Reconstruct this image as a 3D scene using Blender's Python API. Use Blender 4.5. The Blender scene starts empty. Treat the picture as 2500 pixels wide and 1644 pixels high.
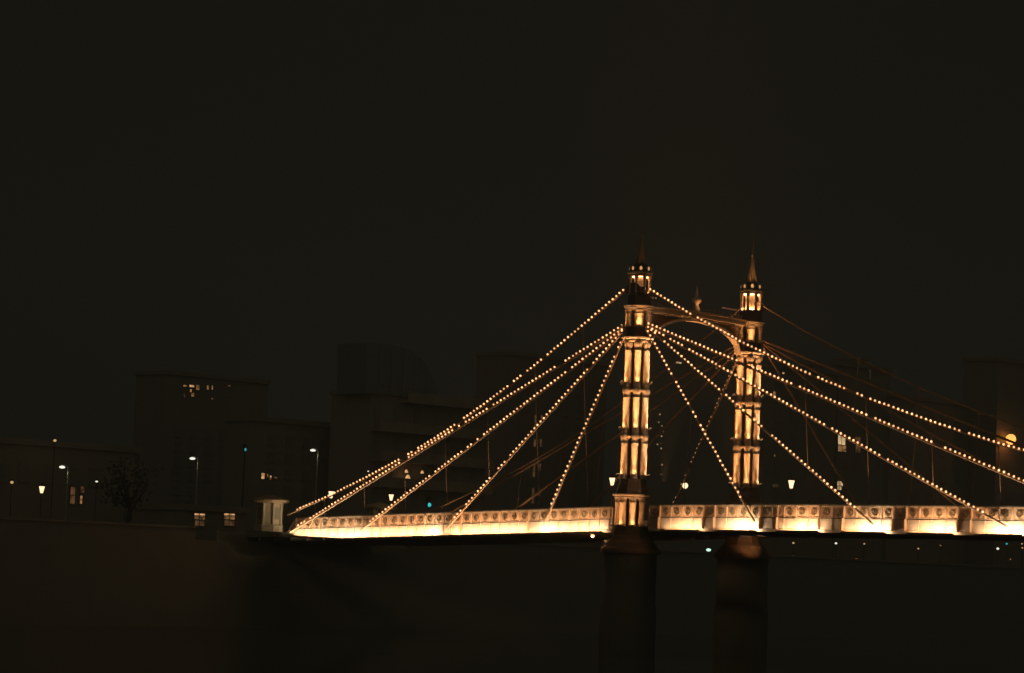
import bpy, math, random
from mathutils import Vector, Matrix
random.seed(7)
S = bpy.context.scene
COL = S.collection
R = math.radians
PI = math.pi
HAZE = .0011

# ------------------------------------------------------------------ camera
CAM = Vector((125.304, -138.659, 4.042))
YAW, PIT, ROL, FPX = R(-44.871), R(5.0252), R(2.2854), 6387.67       # FPX: focal length in pixels of a 2500 px wide frame
_R = Vector((math.cos(YAW), -math.sin(YAW), 0))
_F = Vector((math.sin(YAW)*math.cos(PIT), math.cos(YAW)*math.cos(PIT), math.sin(PIT)))
_U = Vector((-math.sin(YAW)*math.sin(PIT), -math.cos(YAW)*math.sin(PIT), math.cos(PIT)))
cr_, sr_ = math.cos(ROL), math.sin(ROL)
right = _R*cr_ + _U*sr_
up = _U*cr_ - _R*sr_
cd = bpy.data.cameras.new("camera")
cam = bpy.data.objects.new("camera", cd); COL.objects.link(cam)
M = Matrix((right, up, -_F)).transposed().to_4x4(); M.translation = CAM
cam.matrix_world = M
cd.sensor_width = 36; cd.sensor_fit = 'HORIZONTAL'; cd.lens = FPX/2500*36
cd.clip_start = 1; cd.clip_end = 4000
S.camera = cam

# ------------------------------------------------------------------ night sky and a very weak fill in place of city glow
W = bpy.data.worlds.new("World"); S.world = W; W.use_nodes = True
wn = W.node_tree.nodes; wl = W.node_tree.links
bg = wn["Background"]
tc = wn.new('ShaderNodeTexCoord'); nz = wn.new('ShaderNodeTexNoise'); rp = wn.new('ShaderNodeValToRGB')
nz.inputs['Scale'].default_value = 2.2; nz.inputs['Detail'].default_value = 3
rp.color_ramp.elements[0].position = .3; rp.color_ramp.elements[1].position = .75
rp.color_ramp.elements[0].color = (.0060, .0058, .0042, 1)
rp.color_ramp.elements[1].color = (.0066, .0062, .0044, 1)
wl.new(tc.outputs['Generated'], nz.inputs['Vector']); wl.new(nz.outputs['Fac'], rp.inputs['Fac'])
wl.new(rp.outputs['Color'], bg.inputs['Color']); bg.inputs['Strength'].default_value = 1.0

sd = bpy.data.lights.new("city_fill", 'SUN'); sd.energy = .105; sd.angle = R(170); sd.color = (1, .9, .64)  # added fill from behind the camera, lifts the dark surfaces
so = bpy.data.objects.new("city_fill", sd); COL.objects.link(so)
so.rotation_euler = Vector((-.75, .55, -.16)).to_track_quat('-Z', 'Y').to_euler()

vs = S.view_settings
vs.view_transform = 'Standard'; vs.look = 'None'; vs.exposure = 0; vs.gamma = 1
S.render.engine = 'CYCLES'
S.cycles.use_denoising = True
S.cycles.max_bounces = 5; S.cycles.diffuse_bounces = 3; S.cycles.glossy_bounces = 3
S.cycles.sample_clamp_indirect = 2.0
S.cycles.caustics_reflective = False; S.cycles.caustics_refractive = False

# ------------------------------------------------------------------ helpers
def ray(px, py):
    a, b = px-1250, py-822
    u = a*cr_ + b*sr_; v = -a*sr_ + b*cr_
    return _F + _R*(u/FPX) - _U*(v/FPX)
def at_x(px, py, X):
    d = ray(px, py); return CAM + d*((X-CAM.x)/d.x)
def at_y(px, py, Y):
    d = ray(px, py); return CAM + d*((Y-CAM.y)/d.y)

def mat(name, col, rough=.6, metal=0., var=.0, vscale=3., bump=0., bscale=20., spec=.5):
    m = bpy.data.materials.new(name); m.use_nodes = True
    n, l = m.node_tree.nodes, m.node_tree.links
    b = n["Principled BSDF"]
    b.inputs['Base Color'].default_value = (*col, 1); b.inputs['Roughness'].default_value = rough
    b.inputs['Metallic'].default_value = metal; b.inputs['Specular IOR Level'].default_value = spec
    if var or bump:
        t = n.new('ShaderNodeTexCoord')
    if var:
        z = n.new('ShaderNodeTexNoise'); z.inputs['Scale'].default_value = vscale; z.inputs['Detail'].default_value = 5
        r = n.new('ShaderNodeValToRGB')
        r.color_ramp.elements[0].position = .32; r.color_ramp.elements[1].position = .68
        r.color_ramp.elements[0].color = (*[c*(1-var) for c in col], 1)
        r.color_ramp.elements[1].color = (*[min(.9, c*(1+var*.6)) for c in col], 1)
        l.new(t.outputs['Object'], z.inputs['Vector']); l.new(z.outputs['Fac'], r.inputs['Fac'])
        l.new(r.outputs['Color'], b.inputs['Base Color'])
    if bump:
        z = n.new('ShaderNodeTexNoise'); z.inputs['Scale'].default_value = bscale; z.inputs['Detail'].default_value = 4
        u = n.new('ShaderNodeBump'); u.inputs['Strength'].default_value = bump; u.inputs['Distance'].default_value = .05
        l.new(t.outputs['Object'], z.inputs['Vector']); l.new(z.outputs['Fac'], u.inputs['Height'])
        l.new(u.outputs['Normal'], b.inputs['Normal'])
    return m
def emit(name, col, strength):
    m = bpy.data.materials.new(name); m.use_nodes = True
    b = m.node_tree.nodes["Principled BSDF"]
    b.inputs['Base Color'].default_value = (.5, .45, .4, 1)
    b.inputs['Emission Color'].default_value = (*col, 1); b.inputs['Emission Strength'].default_value = strength
    return m
def emit_var(name, col, strength, scale=2.0, lo=.15):
    """a lit interior behind glass: uneven glow of furniture and curtains"""
    m = emit(name, col, strength)
    n, l = m.node_tree.nodes, m.node_tree.links
    t = n.new('ShaderNodeTexCoord'); z = n.new('ShaderNodeTexNoise'); r = n.new('ShaderNodeMapRange')
    z.inputs['Scale'].default_value = scale; z.inputs['Detail'].default_value = 3
    r.inputs['From Min'].default_value = .35; r.inputs['From Max'].default_value = .65
    r.inputs['To Min'].default_value = strength*lo; r.inputs['To Max'].default_value = strength
    l.new(t.outputs['Object'], z.inputs['Vector']); l.new(z.outputs['Fac'], r.inputs['Value'])
    l.new(r.outputs['Result'], n["Principled BSDF"].inputs['Emission Strength'])
    return m

class MB:
    def __init__(s): s.v = []; s.f = []; s.smooth = []
    def add(s, vs, fs, smooth=False):
        o = len(s.v); s.v += [tuple(p) for p in vs]; s.f += [tuple(i+o for i in f) for f in fs]; s.smooth += [smooth]*len(fs)
        return s
    def box(s, x0, y0, z0, x1, y1, z1):
        return s.hexa([(x0,y0,z0),(x1,y0,z0),(x1,y1,z0),(x0,y1,z0),(x0,y0,z1),(x1,y0,z1),(x1,y1,z1),(x0,y1,z1)])
    def hexa(s, p):
        return s.add(p, [(0,3,2,1),(4,5,6,7),(0,1,5,4),(1,2,6,5),(2,3,7,6),(3,0,4,7)])
    def slab(s, xa, xb, za0, za1, zb0, zb1, y0, y1):
        """box between xa and xb whose bottom and top follow a slope"""
        return s.hexa([(xa,y0,za0),(xb,y0,zb0),(xb,y1,zb0),(xa,y1,za0),(xa,y0,za1),(xb,y0,zb1),(xb,y1,zb1),(xa,y1,za1)])
    def lathe(s, prof, n, c=(0,0,0), rot=0, smooth=True, a0=0, a1=2*PI):
        vs, fs = [], []
        for r, z in prof:
            for k in range(n):
                a = rot + 2*PI*k/n
                vs.append((c[0]+r*math.cos(a), c[1]+r*math.sin(a), c[2]+z))
        m = len(prof)
        for i in range(m-1):
            for k in range(n):
                k2 = (k+1) % n
                fs.append((i*n+k, i*n+k2, (i+1)*n+k2, (i+1)*n+k))
        s.add(vs, fs, smooth)
        s.add([vs[k] for k in range(n)], [tuple(reversed(range(n)))]); s.add([vs[(m-1)*n+k] for k in range(n)], [tuple(range(n))])
        return s
    def tube(s, pts, r, n=8, r1=None):
        pts = [Vector(p) for p in pts]; vs, fs = [], []
        m = len(pts)
        for i, p in enumerate(pts):
            d = (pts[min(i+1, m-1)] - pts[max(i-1, 0)]).normalized()
            a = d.cross(Vector((0, 0, 1)))
            if a.length < 1e-3: a = Vector((1, 0, 0))
            a.normalize(); b = a.cross(d)
            rr = r if r1 is None else r + (r1-r)*i/(m-1)
            for k in range(n):
                t = 2*PI*k/n
                vs.append(p + a*(rr*math.cos(t)) + b*(rr*math.sin(t)))
        for i in range(m-1):
            for k in range(n):
                k2 = (k+1) % n
                fs.append((i*n+k, i*n+k2, (i+1)*n+k2, (i+1)*n+k))
        s.add(vs, fs, True)
        s.add([vs[k] for k in range(n)], [tuple(reversed(range(n)))]); s.add([vs[(m-1)*n+k] for k in range(n)], [tuple(range(n))])
        return s
    def sphere(s, c, r, n=8, m=5, sz=1.0):
        vs = [(c[0], c[1], c[2]+r*sz)]; fs = []
        for i in range(1, m):
            t = PI*i/m
            for k in range(n):
                a = 2*PI*k/n
                vs.append((c[0]+r*math.sin(t)*math.cos(a), c[1]+r*math.sin(t)*math.sin(a), c[2]+r*sz*math.cos(t)))
        vs.append((c[0], c[1], c[2]-r*sz)); last = len(vs)-1
        for k in range(n): fs.append((0, 1+k, 1+(k+1) % n))
        for i in range(m-2):
            for k in range(n):
                a = 1+i*n; fs.append((a+k, a+n+k, a+n+(k+1) % n, a+(k+1) % n))
        a = 1+(m-2)*n
        for k in range(n): fs.append((a+k, last, a+(k+1) % n))
        return s.add(vs, fs, True)
    def prism(s, poly, y0, y1):
        """outline in x,z extruded along y"""
        n = len(poly)
        vs = [(x, y0, z) for x, z in poly] + [(x, y1, z) for x, z in poly]
        fs = [tuple(range(n)), tuple(reversed(range(n, 2*n)))] + [(i+n, (i+1) % n + n, (i+1) % n, i) for i in range(n)]
        return s.add(vs, fs)
    def build(s, name, m, parent=None):
        o0 = WP(parent) if parent else Vector((0, 0, 0))
        me = bpy.data.meshes.new(name)
        me.from_pydata([(x-o0.x, y-o0.y, z-o0.z) for x, y, z in s.v], [], s.f)
        me.polygons.foreach_set('use_smooth', s.smooth)
        for mm in (m if isinstance(m, (list, tuple)) else [m]): me.materials.append(mm)
        me.update()
        o = bpy.data.objects.new(name, me); COL.objects.link(o)
        if parent: o.parent = parent
        return o
def WP(o):
    p = Vector((0, 0, 0))
    while o: p = p + o.location; o = o.parent
    return p
def empty(name, loc, label, cat, group=None):
    o = bpy.data.objects.new(name, None); COL.objects.link(o); o.location = loc; o.empty_display_size = .3
    return tag(o, label, cat, group)
def tag(o, label, cat, group=None):
    o['label'] = label; o['category'] = cat
    if group: o['group'] = group
    return o
def struct(o): o['kind'] = 'structure'; return o
def copy_tree(o, parent=None):
    c = o.copy(); COL.objects.link(c); c.parent = parent
    for ch in list(o.children): copy_tree(ch, c)
    return c
def spot(name, loc, aim, power, half, blend=1., rad=.04, col=(1, .50, .20), parent=None):
    d = bpy.data.lights.new(name, 'SPOT'); d.energy = power; d.spot_size = 2*half; d.spot_blend = blend
    d.shadow_soft_size = rad; d.color = col
    o = bpy.data.objects.new(name, d); COL.objects.link(o)
    q = (Vector(aim)-Vector(loc)).to_track_quat('-Z', 'Y')
    o.rotation_euler = q.to_euler()
    o.location = Vector(loc) - (WP(parent) if parent else Vector((0, 0, 0)))
    if parent: o.parent = parent
    return o

# ------------------------------------------------------------------ materials
WARM = (1, .48, .20); PINK = (1, .6, .36)
m_col = mat('cream_column_paint', (.62, .46, .29), .5, var=.14, vscale=5)
m_trim = mat('ochre_moulding_paint', (.5, .35, .2), .5, var=.2, vscale=6)
m_dark = mat('dark_bronze_and_shade', (.10, .065, .04), .6, var=.3, vscale=4)  # dark tone also stands in for shade in the slot and column gaps
m_iron = mat('dark_green_iron', (.10, .085, .055), .5, var=.25, vscale=3)
m_web = mat('cream_girder_paint', (.50, .40, .29), .55, var=.07, vscale=1.2, bump=.05, bscale=3)
m_fascia = mat('pink_fascia_paint', (.76, .46, .26), .55, var=.12, vscale=2.2, bump=.05, bscale=6)
m_rib = mat('pale_rib_paint', (.74, .52, .33), .5, var=.1)
m_bronze = mat('dark_emblem_bronze', (.26, .18, .09), .5, var=.3, vscale=9)
m_cable = mat('brown_cable_paint', (.48, .29, .15), .5, var=.2, vscale=2)
m_stone = mat('pier_stone', (.40, .27, .15), .85, var=.35, vscale=2.5, bump=.5, bscale=6)
m_pier = mat('shaded_pier_iron', (.17, .16, .12), .9)
m_base = mat('brown_base_paint', (.22, .14, .08), .6, var=.25)
m_spire = mat('dark_spire_paint', (.27, .19, .10), .5)
m_asph = mat('asphalt', (.06, .06, .055), .9)
m_wall = mat('granite_embankment', (.28, .28, .22), .9, var=.08, vscale=.5, bump=.3, bscale=2)
m_brick = mat('brown_brick', (.36, .33, .25), .9, var=.06, vscale=1)
m_conc = mat('grey_render', (.38, .35, .27), .9, var=.06, vscale=.6)
m_pale = mat('pale_balcony_concrete', (.48, .40, .29), .85, var=.15, vscale=.8)
m_glass = mat('dark_window_glass', (.30, .28, .22), .5, spec=.6)
m_teal = mat('teal_glazing', (.22, .29, .25), .35)
m_bark = mat('bark', (.06, .05, .04), .9)
m_leaf = mat('leaf_green', (.12, .12, .08), .8, var=.2, vscale=.8)
m_kiosk = mat('cream_booth_paint', (.6, .52, .36), .6, var=.2, vscale=8)
m_pole = mat('black_lamp_iron', (.05, .04, .03), .5)
m_ground = mat('dark_ground', (.08, .075, .05), .95, var=.3, vscale=.1)
e_bulb = emit('bulb_glow', (1, .47, .20), 2.5)
n, l = e_bulb.node_tree.nodes, e_bulb.node_tree.links          # no two bulbs burn alike
oi = n.new('ShaderNodeObjectInfo'); mr = n.new('ShaderNodeMapRange')
mr.inputs['To Min'].default_value = 1.3; mr.inputs['To Max'].default_value = 3.3
l.new(oi.outputs['Random'], mr.inputs['Value']); l.new(mr.outputs['Result'], n["Principled BSDF"].inputs['Emission Strength'])
e_bulb_dim = emit('bulb_glow_weak', (1, .5, .22), .55)
e_bar = emit('flood_strip_warm', (1, .62, .38), 1)
e_lant = emit('lantern_glow', (1, .66, .38), 2.1)
e_flood = emit('flood_lens', WARM, 6)

# ------------------------------------------------------------------ river, ground, banks
rv = MB().add([(-41.2, -900, -1.8), (900, -900, -1.8), (900, 1500, -1.8), (-41.2, 1500, -1.8)], [(0, 1, 2, 3)])
m_water = mat('river_water', (.14, .14, .105), .05, spec=.5)
n, l = m_water.node_tree.nodes, m_water.node_tree.links
t = n.new('ShaderNodeTexCoord'); mp = n.new('ShaderNodeMapping'); z1 = n.new('ShaderNodeTexNoise'); z2 = n.new('ShaderNodeTexNoise')
ad = n.new('ShaderNodeMath'); bu = n.new('ShaderNodeBump')
z1.inputs['Scale'].default_value = .25; z2.inputs['Scale'].default_value = 1.7; z1.inputs['Detail'].default_value = 4; z2.inputs['Detail'].default_value = 4
bu.inputs['Strength'].default_value = .06; bu.inputs['Distance'].default_value = .05
l.new(t.outputs['Object'], mp.inputs['Vector']); l.new(mp.outputs['Vector'], z1.inputs['Vector']); l.new(mp.outputs['Vector'], z2.inputs['Vector'])
l.new(z1.outputs['Fac'], ad.inputs[0]); l.new(z2.outputs['Fac'], ad.inputs[1]); l.new(ad.outputs['Value'], bu.inputs['Height'])
l.new(bu.outputs['Normal'], n["Principled BSDF"].inputs['Normal'])
struct(rv.build('river', m_water))
struct(MB().box(-900, -900, -3.2, -42.605, 1500, 5.2).build('ground', m_ground))
struct(MB().box(-900, -3.2, 5.204, -42.6, 15.7, 6.06).build('approach_ramp', m_conc))
struct(MB().box(-900, -2, 6.064, -42.6, 14.5, 6.1).build('road', m_asph))

ew = empty('embankment_wall', (-42, 0, -1), 'long dark granite river wall along the far bank under the left bridge end', 'river wall')
MB().box(-42.6, -900, -3, -41.2, 1500, 5.2).build('wall_face', m_wall, ew)
b = MB().box(-42.5, -900, 5.203, -41.9, -6, 6.1); b.box(-42.5, 18, 5.203, -41.9, 1500, 6.1); b.build('parapet', m_wall, ew)
b = MB().box(-42.65, -900, 6.103, -41.75, -6, 6.28); b.box(-42.65, 18, 6.103, -41.75, 1500, 6.28); b.build('coping', m_conc, ew)

# ------------------------------------------------------------------ girder geometry
TP = [(-46, 6.95), (-36.5, 7.24), (-34, 7.34), (-18.45, 7.95), (-1.44, 8.60), (3.36, 8.78), (13.55, 8.92), (33, 9.02), (58, 9.06)]
def top(x):
    if x <= TP[0][0]: return TP[0][1]
    for (xa, za), (xb, zb) in zip(TP, TP[1:]):
        if x <= xb:
            return za + (zb-za)*(x-xa)/(xb-xa)
    return TP[-1][1]
P = 1.00938
L0, R0 = -2.74986, 3.07971
def roundel(c, y):
    """cast emblem: a ring with a leafy S inside it"""
    b = MB(); r = .27; n = 18
    for ri, ro in ((.185, .222),):
        vs, fs = [], []
        for k in range(n):
            a = 2*PI*k/n
            for rr, yy in ((ri, 0), (ro, 0), (ro, -.05), (ri, -.05)):
                vs.append((c[0]+rr*math.cos(a), y+yy, c[2]+rr*math.sin(a)*1.05))
        for k in range(n):
            k2 = (k+1) % n
            for j in range(4):
                j2 = (j+1) % 4
                fs.append((k*4+j, k*4+j2, k2*4+j2, k2*4+j))
        b.add(vs, fs)
    pts = []
    for i in range(13):
        t = i/12; a = (t-.5)*2
        pts.append((c[0]+.11*math.sin(a*PI*.95), y-.03, c[2]+a*.17))
    b.tube(pts, .03, 6)
    b.tube([(c[0]-.13, y-.025, c[2]+.10), (c[0]-.02, y-.025, c[2]+.16), (c[0]+.10, y-.025, c[2]+.11)], .022, 5)
    b.tube([(c[0]-.10, y-.025, c[2]-.11), (c[0]+.02, y-.025, c[2]-.16), (c[0]+.13, y-.025, c[2]-.10)], .022, 5)
    b.tube([(c[0]-.05, y-.025, c[2]-.25), (c[0]+.05, y-.025, c[2]-.29)], .022, 5)
    return b

def girder(name, xs, label, yf, sgn, emblems, taper=None, group=None, fins=()):
    """xs: panel boundaries; yf: plane of the outer face; sgn -1 faces the camera"""
    x0, x1 = xs[0], xs[-1]
    g = empty(name, (x0, yf, top(x0)-1.7), label, 'bridge girder', group)
    def bot(x):
        d = 1.66
        if taper and x < taper[1]: d = 1.2 + (1.66-1.2)*max(0, (x-taper[0])/(taper[1]-taper[0]))**.8
        return top(x)-d
    Y = lambda d: yf + sgn*d
    def strip(b, za, zb, d0, d1, use=None):
        for xa, xb in zip(xs, xs[1:]):
            ya, yb = sorted((Y(d0), Y(d1)))
            b.slab(xa, xb, za(xa), zb(xa), za(xb), zb(xb), ya, yb)
    b = MB(); strip(b, lambda x: top(x)-.80, lambda x: top(x)-.13, -.06, 0)
    b.build('fascia', m_fascia, g)
    b = MB(); strip(b, lambda x: top(x)-.13, lambda x: top(x)-.03, -.06, .05); strip(b, lambda x: top(x)-.832, lambda x: top(x)-.80, -.06, .03)
    for x in xs:
        w = .045
        b.slab(x-w, x+w, top(x)-.80, top(x)-.13, top(x)-.80, top(x)-.13, *sorted((Y(.002), Y(.075))))
    b.build('fascia_frame', m_rib, g)
    b = MB(); strip(b, lambda x: top(x)-.03, lambda x: top(x)+.05, -.3, .12); b.build('top_rail', m_iron, g)
    b = MB(); strip(b, lambda x: top(x)-.90, lambda x: top(x)-.832, -.3, -.1); b.build('shadow_slot', m_dark, g)  # recess painted dark, the ledge's shadow put into the colour
    b = MB(); strip(b, lambda x: bot(x)+.02, lambda x: top(x)-.90, -.08, .03); b.build('web', m_web, g)
    b = MB()
    for x in xs:
        b.slab(x-.03, x+.03, bot(x)+.022, top(x)-.90, bot(x)+.022, top(x)-.90, *sorted((Y(.032), Y(.10))))
    b.build('web_rib', m_rib, g)
    b = MB(); strip(b, lambda x: bot(x)-.10, lambda x: bot(x)+.018, -.35, .16)
    strip(b, lambda x: bot(x)-.17, lambda x: bot(x)-.102, -.35, .06); b.build('bottom_flange', m_trim, g)
    for xf in fins:  # ribs deepened here to block strip light between the bays
        f = MB(); f.slab(xf-.03, xf+.03, top(xf)-.86, top(xf)-.035, top(xf)-.86, top(xf)-.035, *sorted((Y(.078), Y(.14))))
        f.slab(xf-.03, xf+.03, bot(xf)+.022, top(xf)-.862, bot(xf)+.022, top(xf)-.862, *sorted((Y(.078), Y(.29)))).build('bay_fin', m_fascia, g)
    if emblems:
        for xa, xb in zip(xs, xs[1:]):
            xm = (xa+xb)/2
            roundel((xm, 0, top(xm)-.46), Y(.0)).build('emblem', m_bronze, g)
    return g, bot, Y

YN, YFAR = -.38, 12.88
xsL = [L0 - P*i for i in range(33, -1, -1)] + [L0+P, L0+P*1.3]
xsR = [R0 - P*1.0] + [R0 + P*i for i in range(0, 54)]
gL, botL, _ = girder('side_span_girder', xsL, 'floodlit white girder with emblem panels, left of the near tower, tapering to its left end', YN, -1, True, taper=(-37.2, -30), fins=[L0-P*7, L0-P*14])
MB().prism([(-36.065, (lambda q: top(q)-1.2-.46*((q+37.2)/7.2)**.8)(-36.065)), (-36.065, top(-36.06)-.03), (-36.35, 7.0), (-37.1, 6.10), (-37.1, 6.02)][::-1], YN-.06, YN+.1).build('end_plate', m_web, gL)
gR, botR, _ = girder('main_span_girder', xsR, 'girder in bright and dark bays running right from the near tower out of frame', YN, -1, True, fins=[R0+P*k for k in (0, 4, 5, 9, 10.5, 14, 16, 20, 21, 25, 26, 30)])
gF, _, _ = girder('far_side_girder', [-37+P*i for i in range(95)], 'unlit girder on the far side of the deck, behind the bright one', YFAR, 1, False)
# deck between the girders
b = MB()
xx = [-44 + 2.0*i for i in range(52)]
for xa, xb in zip(xx, xx[1:]):
    b.slab(xa, xb, top(xa)-1.45, top(xa)-1.05, top(xb)-1.45, top(xb)-1.05, -.05, 12.55)
    b.slab(xa+.9, xa+1.1, top(xa)-1.75, top(xa)-1.452, top(xa)-1.75, top(xa)-1.452, -.04, 12.54)
struct(b.build('bridge_deck', m_conc))
b = MB()
for xa, xb in zip(xx, xx[1:]):
    b.slab(xa, xb, top(xa)-1.046, top(xa)-1.03, top(xb)-1.046, top(xb)-1.03, .5, 12.0)
struct(b.build('road_surface', m_asph))

# ------------------------------------------------------------------ strip floodlights on brackets under the near girder
m_fix = mat('fixture_brown', (.30, .19, .10), .5, var=.2)
bars_mats = {}
def strip_light(x, ln, k, colr, label_end, bot):
    key = (colr, round(k, 2))
    if key not in bars_mats: bars_mats[key] = emit('strip_%s_%d' % (colr, len(bars_mats)), {'warm': (1, .64, .38), 'white': (1, .76, .52)}[colr], k)
    yb, zb = YN-.46, bot(x+ln/2)-.13
    o = empty('strip_floodlight', (x+ln/2, yb, zb-.1), label_end, 'floodlight', 'strip floodlights along the girder foot')
    x2 = x+ln
    za, zc = bot(x), bot(x2)
    MB().hexa([(x, yb-.08, za-.22), (x2, yb-.08, zc-.22), (x2, yb+.06, zc-.22), (x, yb+.06, za-.22),
               (x, yb-.1, za-.06), (x2, yb-.1, zc-.06), (x2, yb+.06, zc-.13), (x, yb+.06, za-.13)]).build('trough', m_fix, o)
    MB().add([(x+.03, yb-.07, za-.062), (x2-.03, yb-.07, zc-.062), (x2-.03, yb+.05, zc-.114), (x+.03, yb+.05, za-.114)],
             [(0, 1, 2, 3)]).build('lens', bars_mats[key], o)
    b = MB()
    for xb in (x+.2, x2-.2): b.slab(xb-.03, xb+.03, bot(xb)-.20, bot(xb)-.15, bot(xb)-.20, bot(xb)-.15, yb+.062, YN+.1)
    b.build('bracket', m_iron, o)
K = 150.0
x = -36.3; i = 0
while x < -2.6:
    dim = 1.
    if -18.9 < x+.6 < -17.3: dim = .30
    if -10.0 < x+.6 < -8.9: dim = .55
    c = 'white' if (x < -28 or abs(x+.6+19.8) < .7 or abs(x+.6+8.0) < .7) else 'warm'
    if c == 'white' and x > -28: dim = 1.5
    fx = max(0, min(1, (x+36)/6))
    strip_light(x, 1.22, K*.62*dim*(.8+.4*fx if x > -36 else .6), c, 'slim strip floodlight under the side span girder, lighting its white web upwards', botL); i += 1
    x += 1.32
def idx(i): return R0 + P*i
zones = [(.5, 3, 'warm', .75, 'first'), (5.45, 3, 'white', 1.25, 'second'), (10.75, 3, 'warm', 1.1, 'third'), (16.15, 3, 'white', 1.15, 'fourth'),
         (21.4, 3, 'warm', 1.05, 'fifth'), (26.5, 3, 'white', 1.15, 'sixth'), (31.8, 3, 'warm', 1.0, 'seventh'), (37, 3, 'warm', 1., 'eighth')]
for s0, nb, c, k, wd in zones:
    for j in range(nb):
        strip_light(idx(s0)+j*1.20, 1.14, K*k*(1 if j else .32), c if j else 'warm', 'slim strip floodlight at the girder foot, %s lit bay right of the near tower' % wd, botR)

# ------------------------------------------------------------------ towers
def tower(y0, label, near):
    T = empty('bridge_tower', (0, y0, 2.0), label, 'bridge tower', 'cast iron bridge towers')
    C = (0, y0, 0)
    ang = [PI/4*k for k in range(8)]
    ang6 = [-PI/4+PI/3*k for k in range(6)]
    ang4 = [-PI/4+PI/2*k for k in range(4)]
    rot8 = PI/8
    # pier below the deck
    b = MB().lathe([(2.0, -3), (2.0, 1.6), (1.9, 1.7), (1.9, 5.3)], 20, C); b.build('pier', m_pier, T)  # dark drum stands in for the shade below the lit cap
    b = MB().lathe([(2.15, 5.303), (2.2, 5.5), (2.05, 5.72), (1.9, 5.8), (1.88, 5.95), (1.72, 6.05), (1.6, 6.3)], 20, C); b.build('pier_cap', m_base if near else m_stone, T)  # near cap takes a darker brown to stand in for its shade
    b = MB().lathe([(1.5, 6.303), (1.46, 6.4), (1.42, 6.5), (1.35, 6.6), (1.3, 7.0), (1.2, 7.2)], 8, C, rot8, False); b.build('pedestal_base', m_base, T)
    b = MB().lathe([(.62, 7.203), (.62, 9.1)], 8, C, rot8, False); b.build('pedestal_core', m_dark, T)
    for a in ang:
        c = (.97*math.cos(a), y0+.97*math.sin(a), 0)
        MB().lathe([(.29, 7.203), (.29, 7.34), (.235, 7.42), (.225, 8.85), (.27, 8.88), (.27, 8.95), (.23, 9.0), (.30, 9.15), (.30, 9.2)], 14, c).build('pedestal_column', m_col, T)
    b = MB().lathe([(1.25, 9.203), (1.3, 9.27), (1.30, 9.36), (1.42, 9.42), (1.44, 9.5)], 16, C, PI/16, False); b.build('pedestal_cap', m_col, T)
    b = MB().lathe([(1.22, 9.503), (1.18, 9.9), (1.0, 10.3), (.98, 10.5), (.95, 10.6)], 8, C, rot8, False); b.build('plinth', m_base, T)
    # shaft: three tiers of eight columns round a core
    b = MB().lathe([(.36, 10.603), (.34, 20.2)], 12, C); b.build('core', m_dark, T)  # core painted dark for the shade between the columns
    tiers = [(10.6, 13.70, .80), (13.70, 16.98, .77), (16.98, 20.35, .75)]
    for (za, zb, rc) in tiers:
        for a in ang6:
            c = (rc*math.cos(a), y0+rc*math.sin(a), 0)
            z0 = za+.003
            MB().lathe([(.28, z0), (.28, z0+.14), (.25, z0+.18), (.265, z0+.24), (.265, z0+.32), (.25, z0+.36), (.245, z0+.5), (.232, z0+.52), (.225, zb-.62), (.26, zb-.60), (.26, zb-.55),
                        (.225, zb-.53), (.225, zb-.36), (.24, zb-.34), (.285, zb-.2), (.30, zb-.17), (.30, zb-.004)], 14, c).build('shaft_column', m_col, T)
    for zc in (13.70, 16.98):
        b = MB().lathe([(.86, zc-.16), (.9, zc-.10), (.9, zc-.006)], 16, C, PI/16, False); b.build('collar', m_trim, T)
    b = MB().lathe([(.95, 20.353), (1.0, 20.45), (1.0, 20.55), (1.14, 20.62), (1.17, 20.70), (1.17, 20.76)], 16, C, PI/16, False); b.build('capital', m_col, T)
    # cable seat and upper stage
    b = MB().lathe([(.88, 20.763), (.88, 21.1), (.84, 21.45)], 8, C, rot8, False); b.build('cable_seat', m_dark, T)
    b = MB().lathe([(.5, 21.453), (.5, 22.6)], 8, C, rot8, False); b.build('upper_core', m_dark, T)
    for a in ang4:
        c = (.64*math.cos(a), y0+.64*math.sin(a), 0)
        MB().lathe([(.36, 21.453), (.35, 21.56), (.325, 21.6), (.315, 22.36), (.35, 22.39), (.35, 22.44), (.32, 22.47), (.37, 22.6), (.39, 22.66)], 18, c).build('upper_column', m_col, T)
    b = MB().lathe([(.92, 22.663), (.95, 22.75), (1.04, 22.83), (1.04, 22.9), (1.12, 22.95), (1.12, 23.02)], 16, C, PI/16, False); b.build('upper_capital', m_col, T)
    b = MB().lathe([(.98, 23.023), (.9, 23.2), (.86, 23.75), (.93, 23.82), (.93, 23.9)], 8, C, rot8, False); b.build('turret_base', m_dark, T)
    sg = -1 if near else 1
    ys = sorted((y0+sg*.30, y0+sg*.74))
    b = MB().prism([(-.72, 23.9), (-.72, 24.3), (-.35, 24.62), (.35, 24.62), (.72, 24.3), (.72, 23.9)], *ys); b.build('chain_saddle', m_base, T)
    # lantern turret
    b = MB().lathe([(.46, 23.903), (.44, 25.1)], 8, C, rot8, False); b.build('turret_core', m_col, T)
    b = MB().lathe([(.60, 23.905), (.60, 23.935)], 16, C); b.build('turret_lamp', e_turret_low if near else e_turret, T)
    b = MB().lathe([(.60, 25.07), (.60, 25.10)], 16, C); b.build('turret_lamp', e_turret2_low if near else e_turret2, T)
    for k in range(8):
        a = PI/8 + PI/4*k
        c = (.76*math.cos(a), y0+.76*math.sin(a), 0)
        MB().lathe([(.12, 23.903), (.12, 24.05), (.085, 24.1), (.08, 24.85), (.12, 24.92), (.15, 25.12)], 8, c).build('turret_pillar', m_col, T)
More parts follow.
